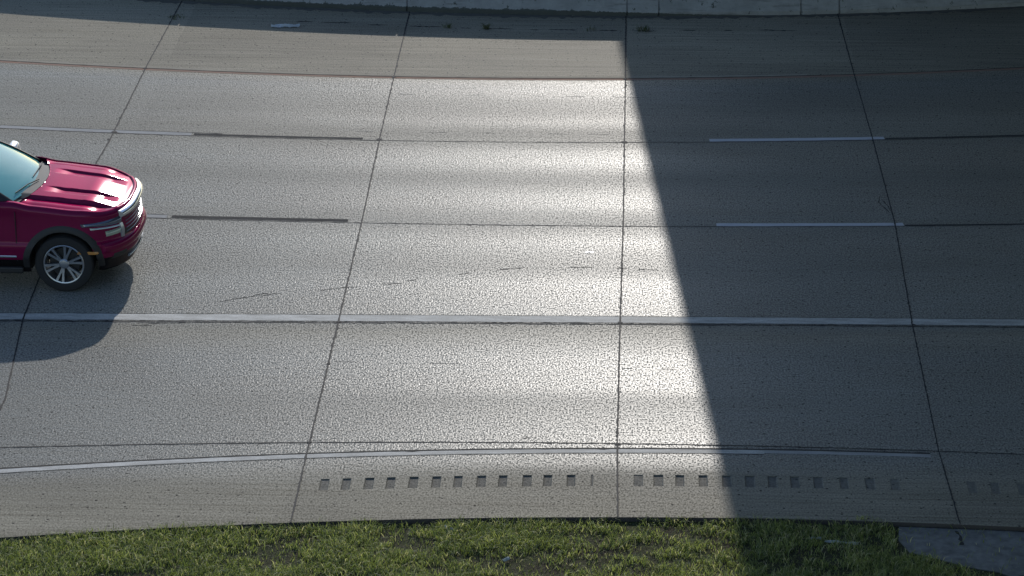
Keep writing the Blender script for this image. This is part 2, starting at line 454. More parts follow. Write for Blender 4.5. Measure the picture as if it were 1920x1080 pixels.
# ------------------------------------------------------------------ ground
def soil():
    k = N("soil"); obj = k.n('TexCoord').outputs['Object']
    a = k.noise(obj, 2.2, 6, .65); b = k.noise(obj, 30, 4, .7)
    c = k.mix(k.mapr(a, .35, .65, 0, 1), (.055, .045, .030), (.05, .065, .024))
    c = k.mix(k.mapr(b, .45, .7, 0, .7), c, (.13, .11, .085))
    k.l(c, k.b.inputs['Base Color']); k.b.inputs['Roughness'].default_value = .95
    k.b.inputs['Specular IOR Level'].default_value = .1
    k.l(k.bump(b, .8, .03), k.b.inputs['Normal']); return k.m
M_soil = soil()
def ground():
    X = np.concatenate([[-1500, -300], np.arange(-60, 61, 4.), [300, 1500]])
    near = np.minimum(C_gr(X), 40.0)
    G = []
    for y in (-1500, -200, 0, 15, 25):
        G.append(np.c_[X, np.full(len(X), y), np.full(len(X), -.05)])
    G.append(np.c_[X, near - .5, np.full(len(X), -.052)]); G.append(np.c_[X, near + .3, np.full(len(X), -.06)])
    for y, z in ((42, -.25), (52, -.25), (80, -.25), (200, -.25), (1500, -.25)):
        G.append(np.c_[X, np.full(len(X), y), np.full(len(X), z)])
    tag(MB().grid(np.array(G)).build("ground", M_soil), kind='structure')
ground()
# the other carriageway behind the barrier
tag(MB().box(-XW, XW, 52.4, 67, -.2, -.02).build("far_carriageway", simple("far concrete", (.24, .235, .22), .9, vary=.3)), kind='structure')

# concrete apron at the right of the verge
M_apron = simple("apron concrete", (.23, .23, .215), .9, vary=.95)
ap = MB()
top = [(3.18, float(C_gr(3.18)) - .03), (4.2, float(C_gr(4.2)) - .03), (6, float(C_gr(6)) - .03), (12, float(C_gr(12)) - .03)]
bot = [(12, 27.2), (5.2, 28.9), (4.75, 29.05), (4.2, 29.5), (3.85, 29.62), (3.55, 29.8), (3.25, 29.95), (3.15, 30.25)]
pol = bot + top; n = len(pol)
ap.add([(x, y, -.042) for x, y in pol] + [(x, y, -.12) for x, y in pol], [tuple(range(n))[::-1]] + [(i, (i + 1) % n, n + (i + 1) % n, n + i) for i in range(n)])
tag((ap.build("concrete_apron", M_apron)), kind='structure')
ap = MB(); ribbon(ap, [(4.28, 29.15), (4.45, 29.4), (4.72, 29.62)], [.01, .05, .03, .01], -.038, .8, .04); ribbon(ap, [(3.82, 30.5), (3.86, 30.35), (3.84, 30.15)], .03, -.038, .9, .04)
tag(ap.build("apron_crack", M_crack), kind='structure')

# ------------------------------------------------------------------ grass
def grass_mat(name, a, b, dry, tr=.5):
    k = N(name); k.t.nodes.remove(k.b)
    at = k.n('Attribute', attribute_name='tone'); s = k.n('SeparateColor'); k.l(at.outputs[0], s.inputs[0])
    c = k.mix(s.outputs[0], a, b); c = k.mix(s.outputs[1], c, dry)
    d = k.n('BsdfDiffuse'); t = k.n('BsdfTranslucent'); k.l(c, d.inputs[0])
    k.l(k.mix(1.0, c, (1.25, 1.35, .75), 'MULTIPLY'), t.inputs[0])
    gl = k.n('BsdfGlossy'); gl.inputs['Roughness'].default_value = .45; gl.inputs[0].default_value = (.5, .55, .5, 1)
    m1 = k.n('MixShader'); m1.inputs[0].default_value = tr; k.l(d.outputs[0], m1.inputs[1]); k.l(t.outputs[0], m1.inputs[2])
    m2 = k.n('MixShader'); m2.inputs[0].default_value = .06; k.l(m1.outputs[0], m2.inputs[1]); k.l(gl.outputs[0], m2.inputs[2])
    k.l(m2.outputs[0], k.out.inputs[0]); return k.m
M_weed = grass_mat("weed", (.05, .065, .03), (.10, .12, .05), (.16, .14, .10))
M_grass = grass_mat("grass", (.14, .175, .06), (.43, .45, .18), (.58, .52, .36))

def blades(P, base_z, hgt, wid, lean, name, mat, dry_p=.12):
    """one mesh of bent two-segment blades rooted at the points P (n,2)"""
    n = len(P); az = rng.random(n) * math.tau; h = hgt; ln = lean * h
    dx, dy = np.cos(az), np.sin(az); sa = rng.random(n) * math.tau; px, py = np.cos(sa), np.sin(sa)
    W = wid; base_z = np.full(n, float(base_z))
    V = np.zeros((n, 5, 3))
    V[:, 0] = np.c_[P[:, 0] - px * W, P[:, 1] - py * W, base_z]
    V[:, 1] = np.c_[P[:, 0] + px * W, P[:, 1] + py * W, base_z]
    mx, my = P[:, 0] + dx * ln * .35, P[:, 1] + dy * ln * .35
    V[:, 2] = np.c_[mx + px * W * .8, my + py * W * .8, base_z + h * .6]
    V[:, 3] = np.c_[mx - px * W * .8, my - py * W * .8, base_z + h * .6]
    V[:, 4] = np.c_[P[:, 0] + dx * ln, P[:, 1] + dy * ln, base_z + h * np.clip(1 - lean * .35, .3, 1)]
    me = bpy.data.meshes.new(name)
    me.vertices.add(n * 5); me.vertices.foreach_set('co', V.reshape(-1))
    b = np.arange(n)[:, None] * 5
    loops = np.hstack([b + 0, b + 1, b + 2, b + 3, b + 3, b + 2, b + 4]).ravel()
    me.loops.add(n * 7); me.loops.foreach_set('vertex_index', loops.astype(np.int32))
    st = (np.arange(n)[:, None] * 7 + np.array([0, 4])).ravel(); tot = np.tile([4, 3], n)
    me.polygons.add(n * 2); me.polygons.foreach_set('loop_start', st.astype(np.int32)); me.polygons.foreach_set('loop_total', tot.astype(np.int32))
    me.update(); me.validate()
    at = me.color_attributes.new('tone', 'FLOAT_COLOR', 'POINT')
    tone = np.zeros((n, 5, 4)); tone[:, :, 0] = (rng.random(n) * (.35 + .9 * vnoise(P[:, 0] * 2.3, P[:, 1] * 3.1, 9) ** 1.5)).clip(0, 1)[:, None]; tone[:, :, 1] = (rng.random(n) < dry_p)[:, None] * .9; tone[:, :, 3] = 1
    at.data.foreach_set('color', tone.reshape(-1))
    return link(name, me, mat)

def vnoise(x, y, seed):
    r = np.random.default_rng(seed); T = r.random((64, 64))
    xi, yi = np.floor(x).astype(int), np.floor(y).astype(int); fx, fy = x - xi, y - yi
    fx, fy = fx * fx * (3 - 2 * fx), fy * fy * (3 - 2 * fy)
    a = T[xi % 64, yi % 64]; b = T[(xi + 1) % 64, yi % 64]; c = T[xi % 64, (yi + 1) % 64]; d = T[(xi + 1) % 64, (yi + 1) % 64]
    return (a * (1 - fx) + b * fx) * (1 - fy) + (c * (1 - fx) + d * fx) * fy

def grass():
    def scatter(n, x0, x1, dep):
        X = rng.uniform(x0, x1, n); back = rng.random(n) * dep
        Y = C_gr(X) + .012 - back * (back > .02)
        d = .5 * vnoise(X * 1.3 + 7, Y * 1.9, 1) + .32 * vnoise(X * 4.1, Y * 5.1, 2) + .18 * vnoise(X * 11, Y * 13, 3)
        keep = rng.random(n) < np.clip((d - .32) * 4.2, .10, .85)
        # bare soil strip next to the slab in places
        bare = vnoise(X * 1.7 + 3, Y * 0, 5) > .42
        keep &= ~(bare & (back < .09) & (rng.random(n) < .8))
        keep &= ~((X > 3.12) & (Y > 29.95 - (X - 3.2) * .6 + .22 * (vnoise(X * 3, Y * 3, 11) - .5)) & (rng.random(n) < .96))
        thin = np.clip((X - 3.2) / 2, 0, .6); keep &= rng.random(n) > thin
        if dep < 5: keep &= rng.random(n) < np.clip((X - x0) / 2.2, 0, 1) * np.clip((x1 - X) / 2.2, 0, 1) * np.clip((dep - back) / 1.2, 0, 1)
        X, Y, d = X[keep], Y[keep], d[keep]
        return np.c_[X, Y], d
    A, dA = scatter(350000, -12.5, 9.5, 4.2)
    B, dB = scatter(260000, -36, 26, 9)
    P = np.r_[A, B]; d = np.r_[dA, dB]; n = len(P)
    h = (.035 + .10 * rng.random(n) ** 1.4) * (.45 + 1.1 * d)
    o = blades(P, -.055, h, 0.0026 + .003 * rng.random(n), .35 + .9 * rng.random(n), "grass", M_grass)
    tag(o, "ragged green grass verge with bare soil patches along the concrete edge", "grass", kind='stuff')
grass()

def tuft(name, x, y, z, n, r, h, label, group=None, mat=None, lean=.7):
    a = rng.random(n) * math.tau; q = rng.random(n) ** .5 * r
    P = np.c_[q * np.cos(a), q * np.sin(a)]
    o = blades(P, 0.0, h * (.5 + .5 * rng.random(n)), .0035 + .003 * rng.random(n), lean + .6 * rng.random(n), name, mat or M_grass, .25)
    o.location = (x, y, z); tag(o, label, 'weed', group); return o

# ------------------------------------------------------------------ barrier
def barrier():
    k = N("barrier concrete"); obj = k.n('TexCoord').outputs['Object']
    sp = k.n('SeparateXYZ'); k.l(obj, sp.inputs[0])
    a = k.noise(k.scale(obj, (1, 1, 1)), 3.0, 6, .7); st = k.noise(k.scale(obj, (.5, 1, 6)), 3, 4, .7); g_ = k.noise(obj, 45, 3, .6)
    c = k.mix(k.mapr(a, .35, .65, 0, 1), (.33, .335, .325), (.24, .245, .235))
    c = k.mix(k.mapr(st, .55, .72, 0, .6), c, (.10, .095, .085))
    # moss along the foot, thinning out to the right
    right = k.mapr(sp.outputs[0], -1.0, 2.5, 1, 0)
    n2 = k.noise(k.scale(obj, (1, 1, .6)), 9, 5, .75)
    top = k.math('ADD', k.math('MULTIPLY', k.math('MULTIPLY', n2, right), .13), k.math('MULTIPLY', right, .03))
    moss = k.math('LESS_THAN', k.math('SUBTRACT', sp.outputs[2], top), .0)
    spots = k.math('MULTIPLY', k.math('GREATER_THAN', n2, .62), k.math('LESS_THAN', sp.outputs[2], .26))
    c = k.mix(k.math('MULTIPLY', k.math('MAXIMUM', moss, spots), .85), c, (.038, .045, .035))
    k.l(c, k.b.inputs['Base Color']); k.b.inputs['Roughness'].default_value = .9
    k.l(k.bump(g_, .5, .006), k.b.inputs['Normal'])
    mat = k.m
    prof = [(0, -.05), (0, .075), (.125, .255), (.19, .79), (.205, .81), (.395, .81), (.41, .79), (.475, .255), (.6, .075), (.6, -.05)]
    cuts = [-3.9, 0.0, .56, 3.07, 3.75]
    cuts += [-3.9 - 3.85 * i for i in range(1, 15)] + [3.75 + 3.85 * i for i in range(1, 15)]
    cuts = sorted(cuts); mb = MB()
    def ring(x, ins=0.):
        y0 = float(C_bar(x)); m = .3
        return [(x, y0 + (m + (py - m) * (1 - ins / .3)), pz - (ins if pz > .7 else 0)) for py, pz in prof]
    for a_, b_ in zip(cuts[:-1], cuts[1:]):
        a2, b2 = a_ + .013, b_ - .013; n = max(2, int((b2 - a2) / .5) + 1)
        mb.ring_loft([ring(q) for q in np.linspace(a2, b2, n)])
        mb.ring_loft([ring(b2 - .02, .05), ring(b_ + .03, .05)], False)
    o = autosmooth(mb.build("concrete_barrier", mat), 25)
    tag(o, "long grey concrete barrier with dark moss along its foot, behind the far shoulder", "barrier")
barrier()
# dirt washed against the foot of the barrier
kd = N("gutter dirt"); ob = kd.n('TexCoord').outputs['Object']; a_ = kd.noise(kd.scale(ob, (.6, 3, 1)), 4, 6, .7)
kd.l(kd.mix(kd.mapr(a_, .35, .65, 0, 1), (.085, .082, .07), (.13, .125, .11)), kd.b.inputs['Base Color']); kd.b.inputs['Roughness'].default_value = .95
mb = MB(); ribbon(mb, along(C_bar, -XW, XW, -.06), .16, .003, .9, .08)
tag(mb.build("gutter_dirt", kd.m), kind='structure')

for (x, dy, n, r, h, lab) in [(-3.12, .90, 26, .07, .13, "small dark weed in the shoulder seam, second from the left"), (-2.45, .91, 40, .05, .17, "taller upright weed in the shoulder seam, left of the middle"),
                              (-.62, .90, 22, .09, .10, "flat ragged weed in the shoulder seam, just left of the bridge shadow"), (.28, .86, 60, .12, .12, "wide bushy weed in the shoulder seam inside the bridge shadow"),
                              (-7.93, 1.05, 40, .14, .09, "spreading weed on the shaded shoulder, leftmost, left of the white scrap")]:
    y = float(C_bar(x)) - dy
    tuft("weed", x, y, .002, n, r, h, lab, "weeds in the far shoulder seam", M_weed)
tuft("grass_tuft", 2.75, 30.68, .002, 26, .05, .05, "tiny grass tuft on the shaded concrete edge beside the verge")
bpy.data.objects["grass_tuft"]['category'] = 'grass tuft'

# ------------------------------------------------------------------ litter
M_plastic = simple("litter plastic", (.42, .46, .48), .3, vary=.3)
M_paper = simple("white paper", (.85, .85, .84), .28, spec=.8)
def scrap(name, x, y, z, L_, W_, hgt, rz, label, cat='litter', mat=None, waist=.45, seed=0):
    r = np.random.default_rng(seed); n, m = 28, 9; G = np.zeros((n, m, 3))
    for i in range(n):
        u = i / (n - 1); w = W_ * (waist + (1 - waist) * abs(math.cos(u * math.pi)) ** 1.3) * (1 + .25 * math.sin(u * 17 + seed)) * (min(1, .35 + 6 * u, .35 + 6 * (1 - u)))
        for j in range(m):
            q = j / (m - 1) - .5
            G[i, j] = ((u - .5) * L_, q * w + .12 * W_ * math.sin(u * 5 + seed), .004 + hgt * (.5 + .5 * math.sin(u * 9 + q * 5 + seed)) * (1 - (2 * q) ** 2) + r.random() * hgt * .35)
    o = MB().grid(G).build(name, mat or M_plastic, smooth=False)
    sm = o.modifiers.new("thickness", 'SOLIDIFY'); sm.thickness = .002
    o.location = (x, y, z); o.rotation_euler = (0, 0, rz); return tag(o, label, cat)
scrap("plastic_scrap", -5.95, 49.68, 0, .50, .17, .045, R(1), "crumpled white plastic scrap lying on the shaded far shoulder", seed=3)
scrap("paper_scrap", -.48, 38.98, 0, .12, .06, .003, R(2), "tiny white paper scrap on the sunlit lane near the bridge shadow", seed=5, mat=M_paper)
scrap("paper_scrap", -1.93, 30.30, -.05, .13, .07, .04, R(-30), "pale crumpled scrap in the sunlit grass by the slab edge", seed=7)
scrap("paper_scrap", -1.25, 29.55, -.03, .10, .06, .03, R(40), "small pale scrap deeper in the sunlit grass", seed=9)
scrap("plastic_strip", 2.5, 30.15, -.045, .38, .05, .02, R(-8), "thin pale plastic strip lying in the shaded grass", seed=11)
scrap("plastic_strip", 2.22, 30.24, -.045, .12, .05, .02, R(5), "short pale plastic bit in the shaded grass left of the thin strip", seed=12)

# ------------------------------------------------------------------ overpass (casts the broad shadow, stands outside the picture)
def bridge():
    H = 9.3; cot = 1 / math.tan(R(SUN_EL)); D = H * cot
    sx, sy = math.sin(R(SUN_AZ)) * D, math.cos(R(SUN_AZ)) * D
    sl = -.0765
    def ex(Y): return 1.275 + (Y - sy - 30.46) * sl + sx           # left edge of the deck at Y
    root = empty("overpass", (ex(60), 60, 0)); tag(root, "concrete road overpass crossing above the right side of the road", "bridge")
    W = 24.; Y0, Y1 = -8, 92
    def slab(dx0, dx1, z0, z1, ya=Y0, yb=Y1):
        v = []
        for Y in (ya, yb):
            for dx, z in ((dx0, z0), (dx1, z0), (dx1, z1), (dx0, z1)):
                v.append((ex(Y) + dx - ex(60), Y - 60, z))
        return v, [(0, 1, 2, 3), (7, 6, 5, 4), (0, 4, 5, 1), (1, 5, 6, 2), (2, 6, 7, 3), (3, 7, 4, 0)]
    M1 = simple("overpass concrete", (.30, .295, .28), .85, vary=.5); M2 = simple("girder steel", (.12, .10, .09), .6, vary=.4)
    MB().add(*slab(.06, W, 8.1, 8.35)).build("deck", M1, root)
    MB().add(*slab(0, .32, 8.05, H)).build("parapet", M1, root)
    MB().add(*slab(W - .3, W + .02, 8.05, H)).build("parapet", M1, root)
    for i in range(7): MB().add(*slab(1.2 + i * 3.5, 1.5 + i * 3.5, 7.0, 8.098)).build("girder", M2, root)
    for Y in (26.2, 53.3 + 18):
        mb = MB(); mb.add(*slab(.9, W - .9, 6.3, 6.998, Y - .5, Y + .5)); mb.build("pier_cap", M1, root)
        for dx in (4.2, 9.5, 15, 20.5):
            n = 20; c = (ex(Y) + dx - ex(60), Y - 60)
            MB().ring_loft([[(c[0] + .45 * math.cos(a * math.tau / n), c[1] + .45 * math.sin(a * math.tau / n), z) for a in range(n)] for z in (-.1, 6.298)]).build("pier", M1, root, True)
bridge()

# ------------------------------------------------------------------ car
def car():
    kp = N("dark red paint"); ob = kp.n('TexCoord').outputs['Object']; ns = kp.noise(ob, 900, 1, .5)
    sz = kp.n('SeparateXYZ'); kp.l(ob, sz.inputs[0])
    kp.l(kp.mix(kp.math('LESS_THAN', sz.outputs[2], .47), kp.mix(kp.mapr(ns, .4, .7, 0, .3), (.155, .005, .046), (.26, .025, .105)), (.012, .011, .012)), kp.b.inputs['Base Color'])
    kp.b.inputs['Metallic'].default_value = .35; kp.b.inputs['Specular IOR Level'].default_value = 0; kp.b.inputs['Specular Tint'].default_value = (.75, .2, .45, 1); kp.b.inputs['Roughness'].default_value = .5
    kp.b.inputs['Coat Weight'].default_value = .7; kp.b.inputs['Coat Roughness'].default_value = .10; kp.b.inputs['Coat IOR'].default_value = 1.36
    PAINT = kp.m
    CHROME = simple("chrome", (.78, .80, .82), .16, 1); DARK = simple("black plastic", (.018, .018, .02), .55)
    HLG = simple("smoked lamp glass", (.12, .14, .19), .12, .6, 1); SILVD = simple("dark satin trim", (.22, .23, .25), .22, 1); SILV2 = simple("pale mirror cap", (.78, .78, .82), .18, .2, 1); SILV = simple("silver trim", (.42, .45, .50), .28, .9); RUB = simple("tyre rubber", (.02, .02, .021), .85)
    ALLOY = simple("alloy rim", (.42, .44, .48), .3, .85); LAMP = simple("lamp lens", (.72, .80, .74), .08, .25, 1)
    GREEN = simple("lamp glass", (.35, .42, .36), .1, .3, 1); PLATE = simple("plate", (.45, .42, .36), .5)
    AMB = simple("amber reflector", (.5, .22, .05), .3, 0, 1); LEATH = simple("interior", (.28, .30, .31), .7, vary=.3)
    kg = N("tinted windscreen glass")
    kg.b.inputs['Base Color'].default_value = (.13, .50, .50, 1); kg.b.inputs['Roughness'].default_value = .03
    kg.b.inputs['Alpha'].default_value = .80; kg.b.inputs['Coat Weight'].default_value = .6; GLASS = kg.m
    ks = N("dark side glass"); ks.b.inputs['Base Color'].default_value = (.02, .03, .035, 1); ks.b.inputs['Roughness'].default_value = .03; SIDEG = ks.m
    root = empty("car", (-7.55, 38.2, 0), R(-.8))
    tag(root, "dark red car with chrome grille driving at the left edge of the road", "car")
    NX, HW, EX_ = .87, 1.0, 2.6
    def yhalf(x, ins=0.):
        hw, nx = HW - ins, NX - ins
        if x <= 0: return hw - .05 * max(0, (-x - 3.6)) ** 2
        return hw * max(0, 1 - (x / nx) ** EX_) ** (1 / EX_)
    def sm(a, b, q): q = min(1, max(0, (q - a) / (b - a))); return q * q * (3 - 2 * q)
    def ztop(x, y):
        ay = abs(y)
        z = 1.285 - .085 * sm(-.6, .5, x) - .12 * sm(.25, .87, x) - .03 * sm(.7, .87, x) ** 2
        z -= .035 * ay ** 2
        f = sm(-.36, -.05, x) * (1 - sm(.45, .68, x)) if x > -.6 else 0
        c = .03 * sm(-.4, .6, x)                # lines converge forward
        z -= f * .028 * (sm(.265 - c, .285 - c, ay) - sm(.43 - c, .475 - c, ay))
        z -= .045 * sm(.63 - c, .66 - c, ay) * (1 - sm(.4, .75, x)) * sm(-.7, -.4, x)
        z -= .02 * sm(.80, 1.0, ay)
        z += .012 * sm(.66, .80, ay) * (1 - sm(.2, .6, x))
        return z
    RC = .07
    def belt_ins(dz, z):
        i = 0.
        if dz < RC: i = RC - math.sqrt(max(0, RC * RC - (RC - dz) ** 2))
        i += .05 * sm(.50, .28, z) + .03 * sm(.62, 1.1, z) * 1
        i -= .018 * sm(.44, .50, z) * (1 - sm(.66, .72, z))
        return i
    ITOP = RC + .03
    # --- belt: sides and nose in one skin, wheel openings left out
    th = np.linspace(0, math.pi / 2, 46)
    def path(ins):
        hw, nx = HW - ins, NX - ins; P = []
        for x in np.arange(-4.3, -.001, .05): P.append((x, -(hw - .05 * max(0, (-x - 3.6)) ** 2)))
        for t in th: P.append((nx * math.sin(t) ** (2 / EX_), -hw * math.cos(t) ** (2 / EX_)))
        return P + [(x, -y) for x, y in P[:-1]][::-1]
    nz = 40; G = []
    base = path(ITOP); tz = [ztop(x, y) for x, y in base]
    AX = (0.0, -3.05); WR = .47
    rows = []
    for r in range(nz + 1):
        q = 1 - (1 - r / nz) ** 1.25; row = []
        for i in range(len(base)):
            zt = tz[i]; z = .28 + (zt - .28) * q; row.append((z, belt_ins(zt - z, z)))
        # positions need per-point inset
        cache = {}
        P = []
        for i, (z, ins) in enumerate(row):
            hw, nx = HW - ins, NX - ins; n0 = len(np.arange(-4.3, -.001, .05)); tot = len(base); half = n0 + len(th)
            k_ = i if i < half else tot - 1 - i
            if k_ < n0:
                x = -4.3 + .05 * k_; y = -(hw - .05 * max(0, (-x - 3.6)) ** 2)
            else:
                t = th[k_ - n0]; x = nx * math.sin(t) ** (2 / EX_); y = -hw * math.cos(t) ** (2 / EX_)
            P.append((x, y if i < half else -y, z))
        rows.append(P)
    G = np.array(rows); n, m = G.shape[:2]
    def inside(p): return any((p[0] - a) ** 2 + (p[2] - .41) ** 2 < WR ** 2 and abs(p[1]) > .7 for a in AX)
    F = []
    for i in range(n - 1):
        for j in range(m - 1):
            c = (G[i, j] + G[i + 1, j + 1] + G[i, j + 1] + G[i + 1, j]) / 4
            if not inside(c): F.append((i * m + j, i * m + j + 1, (i + 1) * m + j + 1, (i + 1) * m + j))
    V = G.reshape(-1, 3).copy()
    for q in V:                       # snap ragged rim to the circle
        for a in AX:
            d = math.hypot(q[0] - a, q[2] - .41)
            if abs(q[1]) > .7 and WR - .035 < d < WR + .03: s = WR / d; q[0] = a + (q[0] - a) * s; q[2] = .41 + (q[2] - .41) * s
    body = MB().add(V, F)
    o = body.build("body", PAINT, root); autosmooth(o, 40)
    o.modifiers.new("thickness", 'SOLIDIFY').thickness = .015; o.modifiers[-1].offset = 1
    # --- bonnet
    G = []
    xs = np.concatenate([np.linspace(-.62, .5, 60), NX - ITOP - (NX - ITOP - .5) * (np.linspace(1, 0, 40)[1:]) ** 2])
    ys = np.linspace(-1, 1, 161)
    for x in xs:
        w = yhalf(min(x, NX - ITOP - 1e-5), ITOP)
        row = []
        for q in ys:
            y = q * w; xx = x
            if x < -.36: xx = max(x, -.40 - .25 * y * y) if x > -.5 else x
            row.append((xx, y, ztop(x, y)))
        G.append(row)
    G = np.array(G)
    G[:25, :, 0] = np.array([[max(a[0], -.37 - .27 * a[1] ** 2) for a in r] for r in G[:25]])
    o = MB().grid(G).build("bonnet", PAINT, root); autosmooth(o, 40)
    # cowl
    cg = []
    for s_ in np.linspace(0, 1, 5):
        cg.append([(-.365 - .27 * y * y - .16 * s_, y, ztop(-.4, y) - .012 + .012 * s_) for y in np.linspace(-.9, .9, 30)])
    MB().grid(cg).build("cowl", SILV if False else simple("cowl plastic", (.06, .065, .07), .6, spec=.2), root, True)
    # --- windscreen
    def wpt(s_, y): # s_ 0 bottom .. 1 top
        yb = y * (.86 + (.70 - .86) * s_)
        x = (-.50 - .26 * yb ** 2) * (1 - s_) + (-1.68 - .10 * yb ** 2) * s_
        z = 1.262 + (1.755 - 1.262) * s_ + .05 * math.sin(math.pi * s_) - .05 * yb * yb * s_ - .03 * yb * yb
        return (x, yb, z)
    o = MB().grid([[wpt(s_, y) for y in np.linspace(-1, 1, 25)] for s_ in np.linspace(0, 1, 16)]).build("windscreen", GLASS, root, True)
    for y0, y1 in ((.62, -.02), (-.08, -.66)):
        pts = [Vector((-.47 - .25 * y0 * y0, y0, 1.285)), Vector((-.53 - .26 * (y0 * .5 + y1 * .5) ** 2, y0 * .6 + y1 * .4, 1.30)), Vector((-.56 - .26 * y1 * y1, y1, 1.305 - .03 * y1 * y1))]
        MB().ring_loft([[(p.x + .008 * math.cos(a), p.y, p.z + .006 + .008 * math.sin(a)) for a in np.linspace(0, math.tau, 7)[:-1]] for p in pts]).build("wiper", DARK, root)
    # pillars
    for sg in (-1, 1):
        rings = []
        for s_ in np.linspace(-.06, 1.0, 10):
            x, y, z = wpt(max(s_, -.06), sg * 1.0)
            rings.append([(x + .03, y - sg * .01, z + .012), (x + .03, y + sg * .055, z - .01), (x - .05, y + sg * .085, z - .05), (x - .07, y + sg * .01, z - .035)])
        o = MB().ring_loft(rings).build("pillar", DARK, root); autosmooth(o, 50)
    # roof
    RG = []
    for x in np.linspace(-1.62, -4.2, 26):
        row = []
        for q in np.linspace(-1, 1, 21):
            w = .735 - .03 * sm(-3.5, -4.2, x); y = q * w
            row.append((x - .10 * y * y * sm(-2.2, -1.6, x), y, 1.745 + .10 * sm(-1.6, -2.5, x) - .09 * sm(-3.2, -4.2, x) - .07 * abs(q) ** 3))
        RG.append(row)
    o = MB().grid(RG).build("roof", PAINT, root, True); o.modifiers.new("thickness", 'SOLIDIFY').thickness = .03
    # side glass and tailgate
    for sg in (-1, 1):
        for a, b in ((-.95, -1.95), (-2.05, -3.0), (-3.1, -3.95)):
            g_ = []
            for s_ in np.linspace(0, 1, 5):
                row = []
                for x in np.linspace(a, b, 8):
                    zt = min(1.70 + .04 * sm(-1.6, -2.4, x), 1.262 + (-.66 - x) * .415 + .0)
                    zt = max(zt, 1.24); row.append((x, sg * (.905 - .17 * s_ * (zt - 1.24) / .46), 1.20 + (zt - 1.20) * s_))
                g_.append(row)
            MB().grid(g_).build("side_window", SIDEG, root, True)
        for a in (-2.0, -3.05, -4.0):
            MB().add(*(lambda v: (v, [(0, 1, 2, 3)]))([(a + .06, sg * .90, 1.2), (a - .06, sg * .90, 1.2), (a - .06, sg * .735, 1.72), (a + .06, sg * .735, 1.72)])).build("window_post", DARK, root)
    o = MB().grid([[(-4.3 + .12 * s_ ** 2 - .0, y * (.9 - .18 * s_), .5 + 1.17 * s_) for y in np.linspace(-1, 1, 9)] for s_ in np.linspace(0, 1, 9)]).build("tailgate", PAINT, root, True)
    # beltline shelf inside and cabin
    mb = MB(); mb.box(-1.45, -.72, -.80, .80, .95, 1.20, .05); mb.box(-1.15, -.80, .18, .62, 1.12, 1.245, .03); mb.build("dashboard", LEATH, root)
    for y in (-.4, .4):
        mb = MB(); mb.box(-2.25, -2.1, y - .26, y + .26, .75, 1.38, .05); mb.box(-2.2, -1.65, y - .27, y + .27, .7, .86, .05); mb.box(-2.22, -2.12, y - .12, y + .12, 1.39, 1.56, .03); mb.build("seat", DARK, root)
    MB().box(-4.2, -.6, -.85, .85, .3, .5).build("floor_pan", DARK, root)
    MB().box(-.55, .62, -.62, .62, .35, .95).build("engine_block", DARK, root)
    # steering wheel
    n1, n2 = 24, 6; rr = []
    for a in range(n1 + 1):
        t = a * math.tau / n1; c = Vector((-1.42 + .08 * math.sin(t), .4 + .19 * math.cos(t), 1.18 + .17 * math.sin(t)))
        d = Vector((.08 * math.sin(t), .19 * math.cos(t), .17 * math.sin(t))).normalized(); u = Vector((.9, 0, -.42))
        rr.append([tuple(c + .014 * (d * math.cos(b * math.tau / n2) + u * math.sin(b * math.tau / n2))) for b in range(n2)])
    MB().ring_loft(rr, False).build("steering_wheel", DARK, root, True)
    # --- front face pieces laid proud of the skin
    def npt(y, z, out):
        """point on the nose skin"""
        zt = 1.10; ins = belt_ins(max(zt - z, .0), z) - out; hw, nx = HW - ins, NX - ins
        yy = max(-hw * .999, min(hw * .999, y)); return (nx * (1 - (abs(yy) / hw) ** EX_) ** (1 / EX_), yy, z)
    def strip(name, mat, y0, y1, zf0, zf1, out, thick=.02, n=30, rd=True):
        rings = []
        for y in np.linspace(y0, y1, n):
            a, b = (zf0(y) if callable(zf0) else zf0), (zf1(y) if callable(zf1) else zf1); h = b - a; r_ = []
            k_ = 7 if rd else 2
            for q in range(k_):
                t = q / (k_ - 1); o_ = out + (thick * math.sin(math.pi * t) if rd else 0)
                r_.append(npt(y, a + h * t, o_))
            r_ += [npt(y, b, out - .05), npt(y, a, out - .05)]
            rings.append(r_)
        o = MB().ring_loft(rings).build(name, mat, root); autosmooth(o, 45); return o
    gr = strip("grille", DARK, -.62, .62, .70, lambda y: 1.00, .012, rd=False)
    strip("grille_surround", CHROME, -.66, .66, lambda y: .972, lambda y: 1.082 - .02 * abs(y), .035, .03)
    for z in (.74, .79, .84, .89, .94):
        o = strip("grille_bar", SILVD, -.56, .56, z - .006, z + .006, .016, .007); o.parent = gr
    strip("bumper", PAINT, -.93, .93, .54, .69, .018, .03)
    strip("lower_intake", DARK, -.6, .6, .40, .52, .015, rd=False)
    strip("skid_trim", SILV, -.5, .5, .35, .385, .03, .012)
    for sg in (-1, 1):
        def span(a, b): return (min(sg * a, sg * b), max(sg * a, sg * b))
        a, b = span(.655, .975)
        h = strip("headlight", HLG, a, b, lambda y: .90 + .10 * (abs(y) - .655) , lambda y: 1.0 - .02 * (abs(y) - .655) / .3, .016, .018, 16)
        a, b = span(.70, .95); d = strip("lamp_strip", LAMP, a, b, lambda y: .865 + .09 * (abs(y) - .7), lambda y: .89 + .09 * (abs(y) - .7), .022, .02, 14); d.parent = h
        a, b = span(.68, .86); d = strip("headlight", GREEN, a, b, .76, lambda y: .85, .01, .015, 12)
        a, b = span(.63, .68); strip("bumper_trim", SILV, a, b, .70, .90, .02, .015, 5)
        a, b = span(.975, .99); strip("side_marker", AMB, a, b, .55, .59, .03, .008, 4)
        a, b = span(.62, .82); strip("fog_light", DARK, a, b, .42, .52, .012, .01, 8)
